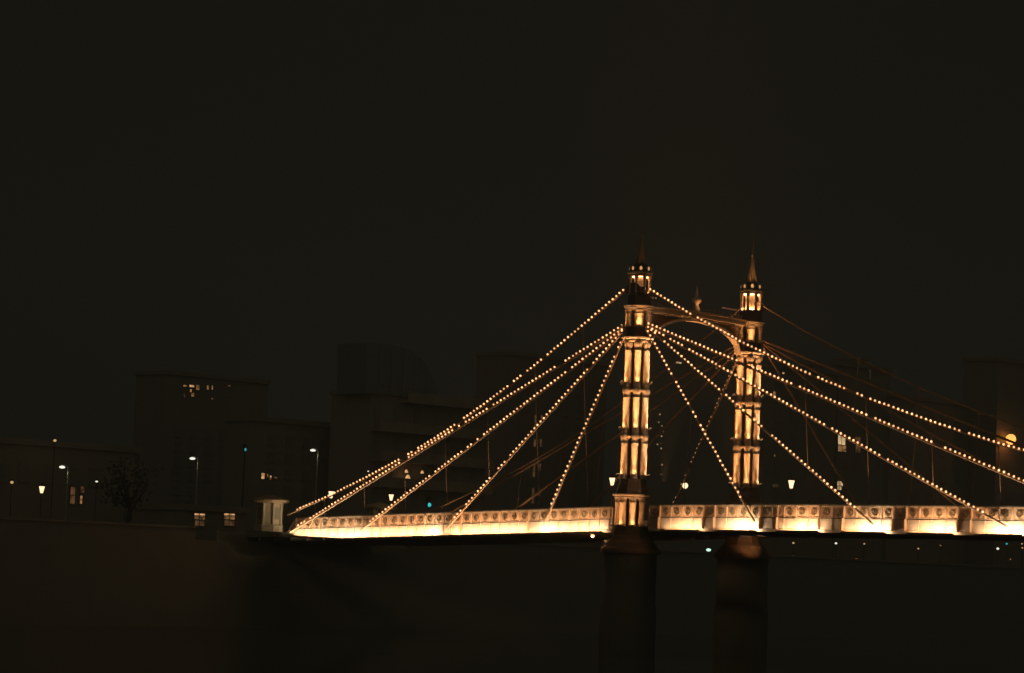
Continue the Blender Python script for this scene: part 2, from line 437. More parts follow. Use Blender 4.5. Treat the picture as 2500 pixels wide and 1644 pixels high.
    b = MB().lathe([(.86, 25.123), (.86, 25.24), (.94, 25.30), (.96, 25.38), (.9, 25.42)], 16, C, PI/16, False); b.build('cornice', m_trim, T)
    d = MB().lathe([(.84, 25.423), (.80, 25.6), (.62, 25.82), (.46, 26.0), (.40, 26.05)], 8, C, 0, False).build('dome', m_dark, T)
    for k in range(8):
        a = PI/4*k
        ca, sa = math.cos(a), math.sin(a)
        pts = []
        for j in range(10):
            t = 2*PI*j/10
            pts.append((.10*math.cos(t), .15*math.sin(t)))
        vs = []
        for dep in (.56, .80):
            for (u, w) in pts: vs.append((dep*ca - u*sa*1.25, y0+dep*sa+u*ca*1.25, 25.66+w*1.25))
        fs = [tuple(range(10, 20)), tuple(reversed(range(10)))] + [(j, (j+1) % 10, (j+1) % 10+10, j+10) for j in range(10)]
        lu = MB().add(vs, fs).build('lucarne', m_trim, d)
        vs = [(.803*ca - u*sa, y0+.803*sa+u*ca, 25.66+w) for u, w in pts]
        MB().add(vs, [tuple(range(10))]).build('lucarne_glow', e_lucarne, d)  # glowing disc stands in for light falling on the lucarne face
    b = MB().lathe([(.42, 26.053), (.36, 26.25), (.27, 26.7), (.17, 27.4), (.10, 28.0), (.13, 28.05), (.08, 28.12), (.05, 28.6), (.03, 29.2), (.012, 29.75)], 8, C, rot8, False)
    sp = b.build('spire', m_spire, T)
    for a in (-.9, .5):
        spot('spire_spot', (.98*math.cos(a), y0+.98*math.sin(a), 25.6), (.1*math.cos(a), y0+.1*math.sin(a), 27.2), 9 if near else 95, R(26), 1., .04, WARM, T)
    # floodlights at the foot of each tier
    tiersf = [(7.36, 8.9, .97, .225, ang, .8), (10.95, 13.5, .80, .23, ang6, 1.), (14.27, 16.8, .77, .23, ang6, 1.), (17.55, 20.23, .75, .23, ang6, 1.),
              (21.62, 22.5, .64, .32, (-3*PI/4, -PI/4) if near else (-PI/4,), .9)]
    for zf, zt, rc, rcol, ks, pw in tiersf:
        for a in ks:
            off = (a+PI/4+PI) % (2*PI) - PI           # turn away from the column nearest the quay
            kp = 1. if abs(off) < .1 else .85 if abs(off) < 1.2 else .35 if abs(off) < 1.7 else .2
            wc = PINK if .3 < off < 1.2 else WARM
            rr = rc+rcol+.26
            ca, sa = math.cos(a), math.sin(a)
            p = Vector((rr*ca, y0+rr*sa, zf))
            f = MB()
            f.lathe([(.07, zf-.16), (.085, zf-.02)], 8, (p.x, p.y, 0))
            q = (.4*ca, y0+.4*sa)
            f.tube([(p.x, p.y, zf-.12), ((p.x+q[0])/2, (p.y+q[1])/2, zf-.17), (q[0], q[1], zf-.17)], .025, 5)
            fo = f.build('floodlight', m_iron, T)
            MB().lathe([(.06, zf-.018), (.06, zf-.012)], 8, (p.x, p.y, 0)).build('floodlight_lens', e_flood, fo)
            H = zt-zf
            tgt = (p.x-.30*ca, p.y-.30*sa, zf+H*.95)
            # a narrow beam that reaches the top of the tier and a weak wide one for its foot
            spot('tower_spot', p, tgt, 560*pw*kp*(H/2.6)**2, R(24), 1., .05, wc, T)
            spot('tower_spot', p, (p.x-.3*ca, p.y-.3*sa, zf+.42), 95*pw*kp, R(78), 1., .06, wc, T)
    return T
e_turret_low = emit('turret_lamp_glow_low', (1, .54, .25), 26)
e_turret2_low = emit('turret_ceiling_glow_low', (1, .54, .25), 7)
e_turret2 = emit('turret_ceiling_glow', (1, .54, .25), 14)
e_turret = emit('turret_lamp_glow', (1, .54, .25), 55)
e_lucarne = emit('lucarne_glow', (1, .5, .2), .75)
t1 = tower(0, 'nearer floodlit column tower with pedestal, cable fan and lantern turret', True)
t2 = tower(12.5, 'farther floodlit column tower with a tall thin spire, behind the cables', False)

# ------------------------------------------------------------------ portal between the towers
pa = empty('portal_arch', (0, 6.25, 20.7), 'iron portal with arched soffit and lattice spandrels joining the two tower tops', 'portal')
YA, YB = 1.0, 11.5
def arch_z(y): 
    u = (y-6.25)/5.0
    return 20.5 + 2.05*math.sqrt(max(0, 1-min(1, abs(u))**2.0))
b = MB()
N = 28
for i in range(N):
    ya, yb = YA+.25+(YB-YA-.5)*i/N, YA+.25+(YB-YA-.5)*(i+1)/N
    za, zb = arch_z(ya), arch_z(yb)
    b.hexa([(-.28, ya, za-.09), (.28, ya, za-.09), (.28, yb, zb-.09), (-.28, yb, zb-.09), (-.28, ya, za+.09), (.28, ya, za+.09), (.28, yb, zb+.09), (-.28, yb, zb+.09)])
b.build('arch_rib', m_col, pa)
def beam_z(y): return 22.98 + .12*(1-((y-6.25)/5.3)**2)
for nm, zo0, zo1, hx, mm in (('top_chord', -.02, .08, .5, m_trim), ('beam', -.22, -.03, .40, m_col), ('cornice_band', -.36, -.225, .46, m_trim)):
    b = MB()
    for i in range(8):
        ya, yb = YA+(YB-YA)*i/8, YA+(YB-YA)*(i+1)/8
        za, zb = beam_z(ya), beam_z(yb)
        b.hexa([(-hx, ya, za+zo0), (hx, ya, za+zo0), (hx, yb, zb+zo0), (-hx, yb, zb+zo0), (-hx, ya, za+zo1), (hx, ya, za+zo1), (hx, yb, zb+zo1), (-hx, yb, zb+zo1)])
    b.build(nm, mm, pa)
b = MB()
for i in range(15):                                  # lattice in the spandrels
    y = YA+.2+i*.26
    for yy, sg in ((y, 1), (12.5-y, -1)):
        zt, zl = 22.6, arch_z(yy)
        if zt-zl < .15: continue
        b.tube([(-.3, yy, zl), (-.3, yy+sg*min(1.0, (zt-zl)*.7), zt)], .03, 5)
        b.tube([(-.3, yy, zl), (-.3, max(YA, min(YB, yy-sg*min(1.0, (zt-zl)*.7))), zt)], .03, 5)
b.build('spandrel_lattice', m_base, pa)
b = MB()
for i in range(N):
    ya, yb = YA+.25+(YB-YA-.5)*i/N, YA+.25+(YB-YA-.5)*(i+1)/N
    za, zb = arch_z(ya)+.09, arch_z(yb)+.09
    if min(za, zb) > 22.5: continue
    b.hexa([(-.22, ya, za), (-.16, ya, za), (-.16, yb, zb), (-.22, yb, zb), (-.22, ya, 22.6), (-.16, ya, 22.6), (-.16, yb, 22.6), (-.22, yb, 22.6)])
b.build('spandrel_web', m_base, pa)
e_crest = emit('crest_lamp_glow', (1, .36, .16), .22)
for px, py in ((1588.5, 726.5), (1594.5, 727.5), (1601, 728), (1765, 752), (1771, 753), (1777, 754), (1783, 755), (1789, 756), (1796, 757), (1803, 758)):
    MB().sphere(at_x(px, py, .42), .06, 7, 5).build('crest_lamp', e_crest, pa)
MB().sphere(at_x(1812, 755, .95), .10, 8, 6).build('crest_lamp', e_bulb, pa)
b = MB()
for i in range(34):                                  # cresting along the top
    y = YA+.1+(YB-YA-.2)*i/33
    if abs(y-6.25) < .8: continue
    z = beam_z(y)+.085
    b.lathe([(.05, 0), (.03, .12), (.06, .2), (.06, .26), (.01, .36)], 6, (0, y, z))
b.build('cresting', m_trim, pa)
b = MB().lathe([(.3, 0), (.28, .3), (.16, .4), (.16, .6), (.34, .75), (.36, .95), (.2, 1.05), (.14, 1.2), (.06, 1.7), (.015, 2.0)], 8, (0, 6.25, 22.98+.18)); b.build('finial', m_col, pa)
for yy in (1.9, 10.6):
    spot('portal_spot', (1.2, yy, 10.2), (0, 6.25+(2.0 if yy > 6 else -2.0), 22.6), 5600, R(17), .8, .1, WARM, pa)
spot('portal_spot', (.9, 6.25, 23.2), (0, 6.25, 24.4), 45, R(50), 1, .05, WARM, pa)

# ------------------------------------------------------------------ cables
YC, YCF = -.62, 12.80
def near_plane(x, z, s=(138.659-.62)/(138.659-.25)):   # the cable plane lies .37 m outside the tower axis
    return (125.304+(x-125.304)*s, 4.042+(z-4.042)*s)
bulb_me = MB().sphere((0, 0, 0), .070, 8, 6).build('bulb_source', e_bulb)
bm = bulb_me.data; bpy.data.objects.remove(bulb_me)
bulb_dim = MB().sphere((0, 0, 0), .06, 6, 4).build('bulb_source', e_bulb_dim)
bmd = bulb_dim.data; bpy.data.objects.remove(bulb_dim)
def path_points(nodes, step, start):
    pts = [Vector(p) for p in nodes]; out = []; need = start
    for a, c in zip(pts, pts[1:]):
        d = (c-a).length; t = need
        while t < d: out.append(a.lerp(c, t/d)); t += step
        need = t-d
    return out
def cable(name, nodes, label, r, bulbs=True, step=.388, y=YC, group='lit bridge cables', clamps=0, seed=1, skip=.05, tail=1.2, off=-.09, data=None):
    nd = [(*near_plane(x, z), y) if y == YC else (x, z, y) for x, z in nodes]
    nd = [(x, yy, z) for x, z, yy in nd]
    c = empty(name, nd[-1], label, 'bridge cable', group)
    b = MB()
    for a, e in zip(nd, nd[1:]):
        b.tube([a, e], r, 8)
    b.build('cable', m_cable, c)
    if clamps:
        for p in path_points(nd, clamps, clamps*.6):
            MB().sphere(p, r*1.5, 8, 5).build('clamp', m_cable, c)
    if bulbs:
        rnd = random.Random(seed)
        pts = path_points(nd, step, .35)
        tot = sum((Vector(a)-Vector(e)).length for a, e in zip(nd, nd[1:]))
        pts = pts[:int((tot-tail)/step)]
        kept = 0; miss = 0
        for p in pts:
            if miss: miss -= 1; continue
            if rnd.random() < skip: continue
            if rnd.random() < .012: miss = 1; continue
            if kept >= 100: break
            kept += 1
            o = bpy.data.objects.new('bulb', data or bm); COL.objects.link(o); o.parent = c
            o.location = p + Vector((rnd.uniform(-.02, .02), off, r+.03+rnd.uniform(-.015, .015))) - c.location
    return c
chainL = [(-1.0, 24.28), (-5.27, 21.66), (-9.96, 18.88), (-14.85, 16.22), (-19.3, 14.02), (-23.75, 12.1), (-28.3, 10.4), (-32.9, 8.83), (-37.3, 7.52)]
chainR = [(1.0, 24.2), (4.9, 22.26), (10.0, 19.97), (15.44, 17.81), (20.6, 16.02), (25.88, 14.38), (31.1, 12.93), (36.4, 11.7), (41.6, 10.75), (46.8, 10.1), (52, 9.75)]
cable('main_chain', chainL, 'topmost lit chain from the near turret to the left bridge end', .065, seed=3, clamps=0)
cable('main_chain', chainR, 'topmost lit chain from the near turret to the right frame edge', .065, seed=4)
CB = [('B', [(-1.0, 21.62), (-36.9, 6.12)], [(.95, 21.66), (32.9, 10.6), (41.4, 7.7)]),
      ('C', [(-1.0, 21.42), (-28.4, 6.42)], [(.95, 21.48), (31.8, 7.78)]),
      ('D', [(-1.0, 21.36), (-18.7, 6.72)], [(.95, 21.5), (21.5, 7.72)]),
      ('E', [(-1.02, 20.95), (-8.45, 7.1)], [(1.0, 21.3), (11.5, 7.72)])]
wl_ = {'B': 'longest lit stay of the left fan, ending at the girder tip', 'C': 'second longest lit stay of the left fan, crossing to mid girder left',
       'D': 'third lit stay of the left fan, steeper than two above it', 'E': 'steepest lit stay of the left fan, beside the near tower'}
wr_ = {'B': 'longest lit stay of the right fan, running out of the right frame edge', 'C': 'second longest lit stay of the right fan, ending near the right frame edge',
       'D': 'third lit stay of the right fan, crossing in front of the far tower', 'E': 'steepest lit stay of the right fan, ending before the far tower foot'}
for j, (k, a, c) in enumerate(CB):
    rr = .10 if k == 'B' else .085
    st = .395 if k == 'B' else .388
    cable('stay_cable', a, wl_[k], rr, seed=20+j, step=st, tail=1.0 if k != 'E' else 1.5)
    cable('stay_cable', c, wr_[k], rr, seed=30+j, step=st, tail=1.6)
# the far plane of cables, seen from its unlit inner side
cable('main_chain', chainL, 'dim topmost chain of the far cable plane, left of the far tower', .065, False, y=YCF, group='dim cables of the far plane')
cable('main_chain', chainR, 'dim topmost chain leaving the far turret to the right', .065, False, y=YCF, group='dim cables of the far plane')
fl = {'B': 'dim brown stay, uppermost of the far fan, passing behind the near tower', 'C': 'dim brown stay, second of the far fan, behind the near tower',
      'D': 'dim brown stay, third of the far fan, between the towers', 'E': 'dim brown stay with weak bulbs just left of the far tower'}
fr = {'B': 'dim stay of the far fan, uppermost right of the far tower', 'C': 'dim stay of the far fan, second right of the far tower',
      'D': 'dim stay of the far fan, third right of the far tower', 'E': 'dim steep stay of the far fan just right of the far tower'}
for j, (k, a, c) in enumerate(CB):
    cable('stay_cable', a, fl[k], .09, k == 'E', y=YCF, seed=40+j, group='dim cables of the far plane', off=-.06, data=bmd, skip=.35, clamps=5.2)
    cable('stay_cable', c, fr[k], .09, False, y=YCF, seed=50+j, group='dim cables of the far plane', clamps=5.2)
for x in (-33, -24, -13.5, 8, 20, 30):  # unseen spots added to brighten the dim far stays
    spot('far_stay_fill', (x, 11.2, top(x)-.4), (x+(4 if x < 0 else -4), 12.8, top(x)+7), 210, R(42), 1., .1, (1, .55, .25), gF)
def hanger(x, zc, yc, s, label, group):
    h = empty('hanger_rod', (x, yc+s*.1*(zc-top(x)), top(x)), label, 'hanger rod', group)
    yb = yc+s*.1*(zc-top(x))
    MB().tube([(x, yc, zc-.1), (x, yb, top(x)+.2)], .028, 6).build('rod', m_cable, h)
    MB().lathe([(.05, 0), (.06, .25), (.03, .35)], 6, (x, yb, top(x)+.051)).build('socket', m_iron, h)
    MB().box(x-.08, yc-.08, zc-.2, x+.08, yc+.08, zc+.02).build('clamp', m_cable, h)
ordn = ['first', 'second', 'third', 'fourth', 'fifth', 'sixth', 'seventh']
for i, (x, z) in enumerate(chainL[1:-1]):
    hanger(*near_plane(x, z), YC, 1, '%s thin hanger rod left of the near tower, on the lit chain' % ordn[i], 'hanger rods of the near chain')
    hanger(x, z, YCF, -1, '%s thin dark hanger rod left of the far tower' % ordn[i], 'hanger rods of the far chain')
for i, (x, z) in enumerate(chainR[2:9]):
    hanger(*near_plane(x, z), YC, 1, '%s thin hanger rod right of the near tower, on the lit chain' % ordn[i], 'hanger rods of the near chain')
    hanger(x, z, YCF, -1, '%s thin dark hanger rod right of the far tower' % ordn[i], 'hanger rods of the far chain')

# ------------------------------------------------------------------ lantern posts on the bridge
def lantern_post(x, y, zb, zl, label, glow=e_lant, s=1., globe=False, group='lantern posts on the bridge', dark=False):
    o = empty('lantern_post', (x, y, zb), label, 'street lamp', group)
    MB().lathe([(.12, 0), (.12, .25), (.07, .3), (.05, .4), (.04, zl-zb-.42*s), (.09*s, zl-zb-.38*s), (.05, zl-zb-.32*s)], 8, (x, y, zb)).build('post', m_base, o)
    if globe:
        MB().sphere((x, y, zl), .22*s, 12, 8).build('globe', glow, o)
        MB().lathe([(.12*s, 0), (.1*s, .06), (.03, .16), (.01, .3)], 8, (x, y, zl+.21*s)).build('cap', m_pole, o)
    else:
        MB().lathe([(.10*s, -.27*s), (.20*s, .16*s), (.225*s, .26*s)], 6, (x, y, zl), 0, False).build('lantern_glass', glow, o)
        MB().lathe([(.26*s, .262*s), (.26*s, .30*s), (.12*s, .42*s), (.05*s, .46*s), (.06*s, .52*s), (.01, .62*s)], 6, (x, y, zl), 0, False).build('cap', m_pole, o)
    return o
lantern_post(-2.0, .0, 8.66, 10.42, 'white lantern just left of the near tower pedestal')
lantern_post(-5.91, 12.5, top(-5.9)-1.05, 10.72, 'round glowing globe lamp between the two towers', globe=True)
lantern_post(14.38, .0, top(14.38)+.05, 10.32, 'lantern on a lit post right of the far tower')
lantern_post(-32.75, .3, top(-32.7)+.05, 9.21, 'lantern behind the topmost lit chain near the left bridge end')
lantern_post(-38.9, 12.5, top(-38.9)-1.05, 9.5, 'small lantern over the dim booth beyond the left girder', s=.95)

# ------------------------------------------------------------------ toll booths at the bridge end
def booth(x, y, label, lit):
    zb = 6.1
    o = empty('toll_booth', (x, y, zb), label, 'toll booth', 'toll booths')
    MB().lathe([(1.25, zb+.003), (1.25, zb+.5), (1.15, zb+.55)], 8, (x, y, 0), PI/8, False).build('plinth', m_kiosk, o)
    b = MB().lathe([(1.0, zb+.553), (1.0, zb+2.2), (1.05, zb+2.3)], 8, (x, y, 0), PI/8, False)
    b.build('booth_wall', m_kiosk, o)
    for k in range(8):
        a = PI/8+PI/4*k
        MB().lathe([(.13, zb+.556), (.10, zb+.7), (.10, zb+2.1), (.15, zb+2.3)], 8, (x+1.05*math.cos(a), y+1.05*math.sin(a), 0)).build('pilaster', m_kiosk, o)
        a = PI/4*k; ca, sa = math.cos(a), math.sin(a)
        if k % 2 == 0:
            vs = [(x+.945*ca-u*sa, y+.945*sa+u*ca, w) for u, w in ((-.25, zb+1.0), (.25, zb+1.0), (.25, zb+1.95), (-.25, zb+1.95))]
            MB().add(vs, [(0, 1, 2, 3)]).build('window', m_glass, o)
    MB().lathe([(1.2, zb+2.303), (1.55, zb+2.42), (1.62, zb+2.5), (1.62, zb+2.58), (1.0, zb+2.75), (.1, zb+3.0)], 16, (x, y, 0), PI/16, False).build('roof', m_trim, o)
    spot('booth_lamp', (x+4.2, y-.4, zb+1.6), (x, y, zb+1.3), lit, R(32), .6, .1, (1, .78, .45), o)
bp = at_y(658, 1250, -1.2); booth(bp.x, -1.2, 'pale eight-sided toll booth with wide flat roof, left of the girder tip', 55)
booth(-40.9, 13.0, 'dim toll booth with wide flat roof half hidden behind the side span girder', 28)

# ------------------------------------------------------------------ far bank: buildings
def block(X, pxa, pxb, ytop, label, m, depth=5, roof='flat', zb=5.2, name='apartment_block', cat='building'):
    """a building whose river front stands at x = X and spans the given width"""
    ya, yb = at_x(pxa, 1250, X).y, at_x(pxb, 1250, X).y
    zt = at_x((pxa+pxb)/2, ytop, X).z
    o = empty(name, (X, (ya+yb)/2, zb), label, cat)
    MB().box(X-depth, ya, zb+.004, X, yb, zt).build('wall', m, o)
    MB().box(X-depth-.15, ya-.2, zt+.003, X+.25, yb+.2, zt+.5).build('roof_parapet', m, o)
    return o, ya, yb, zt
def win(o, X, pxa, pxb, ya, yb, glow, frame=m_conc, bars=1, mull=True):
    a, c = at_x(pxa, yb, X+.06), at_x(pxb, ya, X+.06)
    y0, y1 = sorted((a.y, c.y)); z0, z1 = sorted((a.z, c.z))
    f = MB(); w = .07
    f.box(X+.004, y0-w, z0-w, X+.12, y0, z1+w); f.box(X+.004, y1, z0-w, X+.12, y1+w, z1+w)
    f.box(X+.004, y0, z0-w, X+.12, y1, z0); f.box(X+.004, y0, z1, X+.12, y1, z1+w)
    for i in range(bars): 
        zz = z0+(z1-z0)*(i+1)/(bars+1); f.box(X+.06, y0, zz-.03, X+.10, y1, zz+.03)
    if mull and y1-y0 > .7: f.box(X+.061, (y0+y1)/2-.025, z0, X+.098, (y0+y1)/2+.025, z1)
    fo = f.build('window', frame, o)
    MB().add([(X+.05, y0, z0), (X+.05, y1, z0), (X+.05, y1, z1), (X+.05, y0, z1)], [(0, 1, 2, 3)]).build('pane', glow, fo)
    return fo
g_or = emit_var('room_orange', (1, .5, .18), 0.476, 1.2, .05)
g_or2 = emit_var('room_orange_bright', (1, .52, .22), 1.2, 1.6, .3)
g_br = emit_var('room_brown', (1, .45, .18), 0.133, 1.5, .2)
g_cream = emit_var('room_cream', (1, .68, .34), 1.1, 1.0, .3)
g_dim = emit_var('room_dim', (1, .6, .25), 0.056, .8, .1)
g_teal = emit('teal_lamp', (.05, .55, .6), .9)
g_white = emit('cool_lamp', (1, .98, .85), 1.3)
g_warmdot = emit('warm_lamp', (1, .62, .3), .7)
g_green = emit('green_lamp', (.55, 1, .7), 1.8)
g_red = emit('red_lamp', (1, .16, .06), .3)
g_globe = emit('sodium_globe', (1, .37, .08), 2.4)

def dark_windows(o, X, ya, yb, z0, z1, floors, cols):
    for i in range(floors):
        for j in range(cols):
            za = z0+(z1-z0)*(i+.25)/floors; zb = z0+(z1-z0)*(i+.75)/floors
            y0 = ya+(yb-ya)*(j+.28)/cols; y1 = ya+(yb-ya)*(j+.72)/cols
            f = MB(); f.box(X+.004, y0-.06, za-.12, X+.16, y1+.06, za); f.box(X+.004, y0-.05, zb, X+.1, y1+.05, zb+.1)
            w = f.build('window', m_conc, o)
            MB().box(X+.003, y0, za, X+.03, y1, zb).build('pane', m_glass, w)

# far left terrace with one dim lit doorway
o, ya, yb, zt = block(-62, -120, 330, 1090, 'low dark brick terrace at the far left with one dim lit window bay', m_brick)
dark_windows(o, -62, ya+1, yb-1, 9, zt-1, 1, 7)
win(o, -62, 170, 184, 1190, 1230, g_br); win(o, -62, 194, 201, 1211, 1230, g_or); win(o, -62, 196, 206, 1189, 1203, g_br, mull=False)
# taller block with a row of lit top windows
o, ya, yb, zt = block(-125, 390, 640, 925, 'tall dark block at left with a row of orange lit top floor windows', m_brick, 6)
dark_windows(o, -125, ya+1, yb-1, 9, zt-6, 6, 6)
for a, c, y0, y1, g in ((447, 456, 941, 944, g_or), (462, 474, 941, 945, g_or2), (478, 487, 941, 952, g_or), (463, 468, 951, 958, g_or), (466, 474, 960, 968, g_or), (448, 452, 962, 970, g_br),
                        (504, 510, 942, 952, g_or), (516, 520, 942, 952, g_or), (515, 521, 972, 976, g_br), (555, 563, 941, 944, g_br), (574, 582, 1072, 1088, g_or)):
    win(o, -125, a, c, y0, y1, g, bars=0, mull=False)
win(o, -125, 597, 602, 1073, 1082, g_or, bars=0, mull=False)
# low pavilion with two glowing fronts
o, ya, yb, zt = block(-50, 455, 600, 1250, 'low dark pavilion on the left bank with two orange glowing shop fronts', m_brick, 8, name='pavilion')
for a, c in ((474, 500), (546, 573)):
    win(o, -50, a, c, 1255, 1260, g_or2, bars=0); win(o, -50, a, c, 1261, 1269, g_or, bars=0); win(o, -50, a+1, c-1, 1271, 1283, g_br, bars=0)
# house behind the booth
o, ya, yb, zt = block(-80, 615, 905, 1040, 'dark house behind the left bridge end with a small bright orange window', m_conc)
dark_windows(o, -80, ya+1, yb-1, 10, zt-1, 4, 6)
win(o, -80, 637, 646, 1156, 1169, g_or2, bars=0); win(o, -80, 651, 655, 1158, 1165, g_or, bars=0, mull=False); win(o, -80, 658, 663, 1162, 1170, g_or2, bars=0, mull=False)
win(o, -80, 668, 676, 1165, 1169, g_br, bars=0, mull=False); win(o, -80, 810, 822, 1156, 1160, g_dim, bars=0, mull=False)
win(o, -80, 842, 862, 1151, 1153, g_or2, bars=0, mull=False); win(o, -80, 857, 862, 1153, 1158, g_or2, bars=0, mull=False); win(o, -80, 845, 850, 1158, 1162, g_br, bars=0, mull=False)  # glowing bars of a curved orange sign, built as windows
# modern block with a curved glazed top
X = -72
o, ya, yb, zt = block(X, 893, 1180, 975, 'modern apartment block with pale balcony bands and a curved teal glazed top', m_conc, 6)
dd = [at_x(px, py, X+.4) for px, py in ((893, 975), (893, 852), (930, 850), (965, 858), (1000, 868), (1030, 890), (1055, 925), (1068, 975))]
vs = [(X+.4, p.y, p.z+.6) for p in dd] + [(X-4, p.y, p.z+.6) for p in dd]; nn = len(dd)
gz = MB().add(vs, [tuple(reversed(range(nn))), tuple(range(nn, 2*nn))] + [(i, (i+1) % nn, (i+1) % nn+nn, i+nn) for i in range(nn)]).build('glazed_top', m_teal, o)
fb = MB()
for k in range(1, 6):
    yy = dd[0].y+(dd[-1].y-dd[0].y)*k/6; 
    zt_ = [p.z for p in dd[1:]]
    import bisect
    ys_ = [p.y for p in dd[1:]]
    for q in range(len(ys_)-1):
        if ys_[q] <= yy <= ys_[q+1]: ztop = zt_[q]+(zt_[q+1]-zt_[q])*(yy-ys_[q])/(ys_[q+1]-ys_[q]+1e-6)
    fb.box(X+.41, yy-.05, dd[0].z+.6, X+.5, yy+.05, ztop+.5)
fb.box(X+.41, dd[0].y, dd[0].z+1.6, X+.49, dd[-1].y-.9, dd[0].z+1.7)
fb.build('glazing_bar', m_conc, gz)
for py in (982, 1056, 1127, 1190):
    z = at_x(1030, py, X).z
    ba = MB(); yl = at_x(905 if py > 990 else 975, py, X).y
    ba.box(X+.003, yl, z-.3, X+1.3, yb, z); ba.box(X+1.22, yl, z+.003, X+1.3, yb, z+.75)
    ba.build('balcony', m_pale, o)
    for j in range(6):
        y0 = ya+(yb-ya)*(j+.2)/6
        wf = MB().box(X+.004, y0-.06, z-2.6, X+.06, y0+.9+.06, z-.7).build('window', m_conc, o)
        MB().box(X+.063, y0, z-2.5, X+.075, y0+.9, z-.75).build('pane', m_glass, wf)
def lamp_shade(px, py, X, label, s=.3):
    p = at_x(px, py, X)
    o = empty('hanging_lamp', (p.x, p.y, p.z), label, 'lamp', 'orange lamps in the apartment windows')
    MB().lathe([(s, -.22*s/.3), (s*1.05, -.1), (s*.5, .25*s/.3)], 12, (p.x, p.y, p.z)).build('lamp_shade', g_or2, o)
    MB().tube([(p.x, p.y, p.z+.24), (p.x, p.y, p.z+.8)], .02, 5).build('stem', m_pole, o)
lamp_shade(992, 1151, X+.8, 'orange lamp shade, left and upper of two stacked, behind the lit chains', .2)
lamp_shade(996, 1165, X+.8, 'larger orange lamp glow below another, behind the lit chains', .26)
lamp_shade(1031, 1153, X+.8, 'single small orange lamp right of the two stacked ones', .18)
# tall block with a lit stair
X = -95
o, ya, yb, zt = block(X, 1235, 1470, 880, 'dark tall block with a brown lit stair window column, left of the near tower', m_brick, 6)
for y0, y1 in ((1015, 1033), (1036, 1050), (1073, 1091), (1133, 1150), (1153, 1165), (1193, 1210), (1213, 1229)):
    win(o, X, 1304-(y0-1015)*.035, 1311-(y0-1015)*.035, y0, y1, g_br, bars=0, mull=False)
    if y0 not in (1036, 1213, 1153): win(o, X, 1319-(y0-1015)*.035, 1325-(y0-1015)*.035, y0, y1, g_br, bars=0, mull=False)
dark_windows(o, X, ya+1, ya+(yb-ya)*.25, 9, zt-2, 7, 1); dark_windows(o, X, ya+(yb-ya)*.5, yb-1, 9, zt-2, 7, 3)
# far tower block between the bridge towers
X = -230
o, ya, yb, zt = block(X, 1575, 1790, 860, 'distant dark tower block seen between the bridge towers with tiny lit windows', m_conc, 6)
for a, y0 in ((1609, 1011), (1606, 1030), (1614, 1039), (1617, 1053), (1613, 1064), (1603, 1084), (1612, 1082), (1612, 1094), (1614, 1134), (1612, 1157)):
    win(o, X, a, a+4, y0, y0+2.5, random.choice([g_cream, g_or2, g_or]), bars=0, mull=False)
win(o, X, 1650, 1664, 885, 887, g_cream, bars=0, mull=False); win(o, X, 1746, 1752, 896, 902, g_or, bars=0, mull=False)
# right hand houses
X = -60
o, ya, yb, zt = block(X, 1860, 2035, 905, 'dark brick house right of the far tower with small dim windows', m_brick)
dark_windows(o, X, ya+1, yb-1, 9.5, zt-1, 6, 4)
for a, c, y0, y1, g in ((1886, 1894, 957, 970, g_or), (1889, 1893, 1111, 1116, g_or), (1909, 1915, 910, 913, g_cream), (1868, 1876, 892, 894, g_or), (1885, 1900, 1183, 1189, g_dim)):
    win(o, X, a, c, y0, y1, g, bars=0, mull=False)
o, ya, yb, zt = block(X-.5, 2037, 2165, 900, 'dark house with two chimney caps and cream arched windows behind the right fan', m_brick)
for a, c in ((2054, 2069), (2093, 2116)):
    p, q = at_x(a, 872, X-2), at_x(c, 872, X-2)
    ch = MB().box(X-3.2, p.y+.1, zt-.2, X-1.6, q.y-.1, p.z-.25).build('chimney', m_brick, o)
    MB().box(X-3.4, p.y, p.z-.247, X-1.5, q.y, p.z).build('chimney_cap', m_pale, ch)
win(o, X-.5, 2045, 2064, 1063, 1085, g_cream, bars=0, mull=True); win(o, X-.5, 2045, 2066, 1089, 1102, g_or, bars=0, mull=False)
win(o, X-.5, 2087, 2101, 1068, 1080, g_br, bars=0); win(o, X-.5, 2088, 2101, 1084, 1104, g_br, bars=0)
win(o, X-.5, 2043, 2058, 1176, 1186, g_cream, bars=0); win(o, X-.5, 2043, 2054, 1188, 1196, g_cream, bars=0, mull=False)
win(o, X-.5, 2092, 2102, 888, 895, g_br, bars=0, mull=False); win(o, X-.5, 2121, 2127, 885, 925, g_dim, bars=2, mull=False)
dark_windows(o, X-.5, ya+1, yb-1, 16, 20, 1, 4)
o, ya, yb, zt = block(X, 2167, 2425, 985, 'dark plain terrace at right, below the long lit stays', m_conc)
dark_windows(o, X, ya+1, yb-1, 9.5, zt-1, 5, 7)
o, ya, yb, zt = block(X+4, 2428, 2700, 900, 'dark red building at the right frame edge carrying a glowing orange globe', m_brick)
dark_windows(o, X+4, ya+1, yb-1, 9.5, 16, 2, 6)
p = at_x(2468, 1073, X+5.0)
gl = empty('globe_lamp', p, 'big glowing orange globe lamp on the wall at the right frame edge', 'wall lamp')
MB().sphere(p, .64, 16, 10).build('globe', g_globe, gl)
d = bpy.data.lights.new('globe_light', 'POINT'); d.energy = 40; d.color = (1, .3, .08); d.shadow_soft_size = .3
q = bpy.data.objects.new('globe_light', d); COL.objects.link(q); q.parent = gl; q.location = (.35, -.45, -.45)
MB().lathe([(.12, .5), (.22, .62), (.1, .8), (.04, 1.1)], 8, p).build('cap', m_pole, gl)
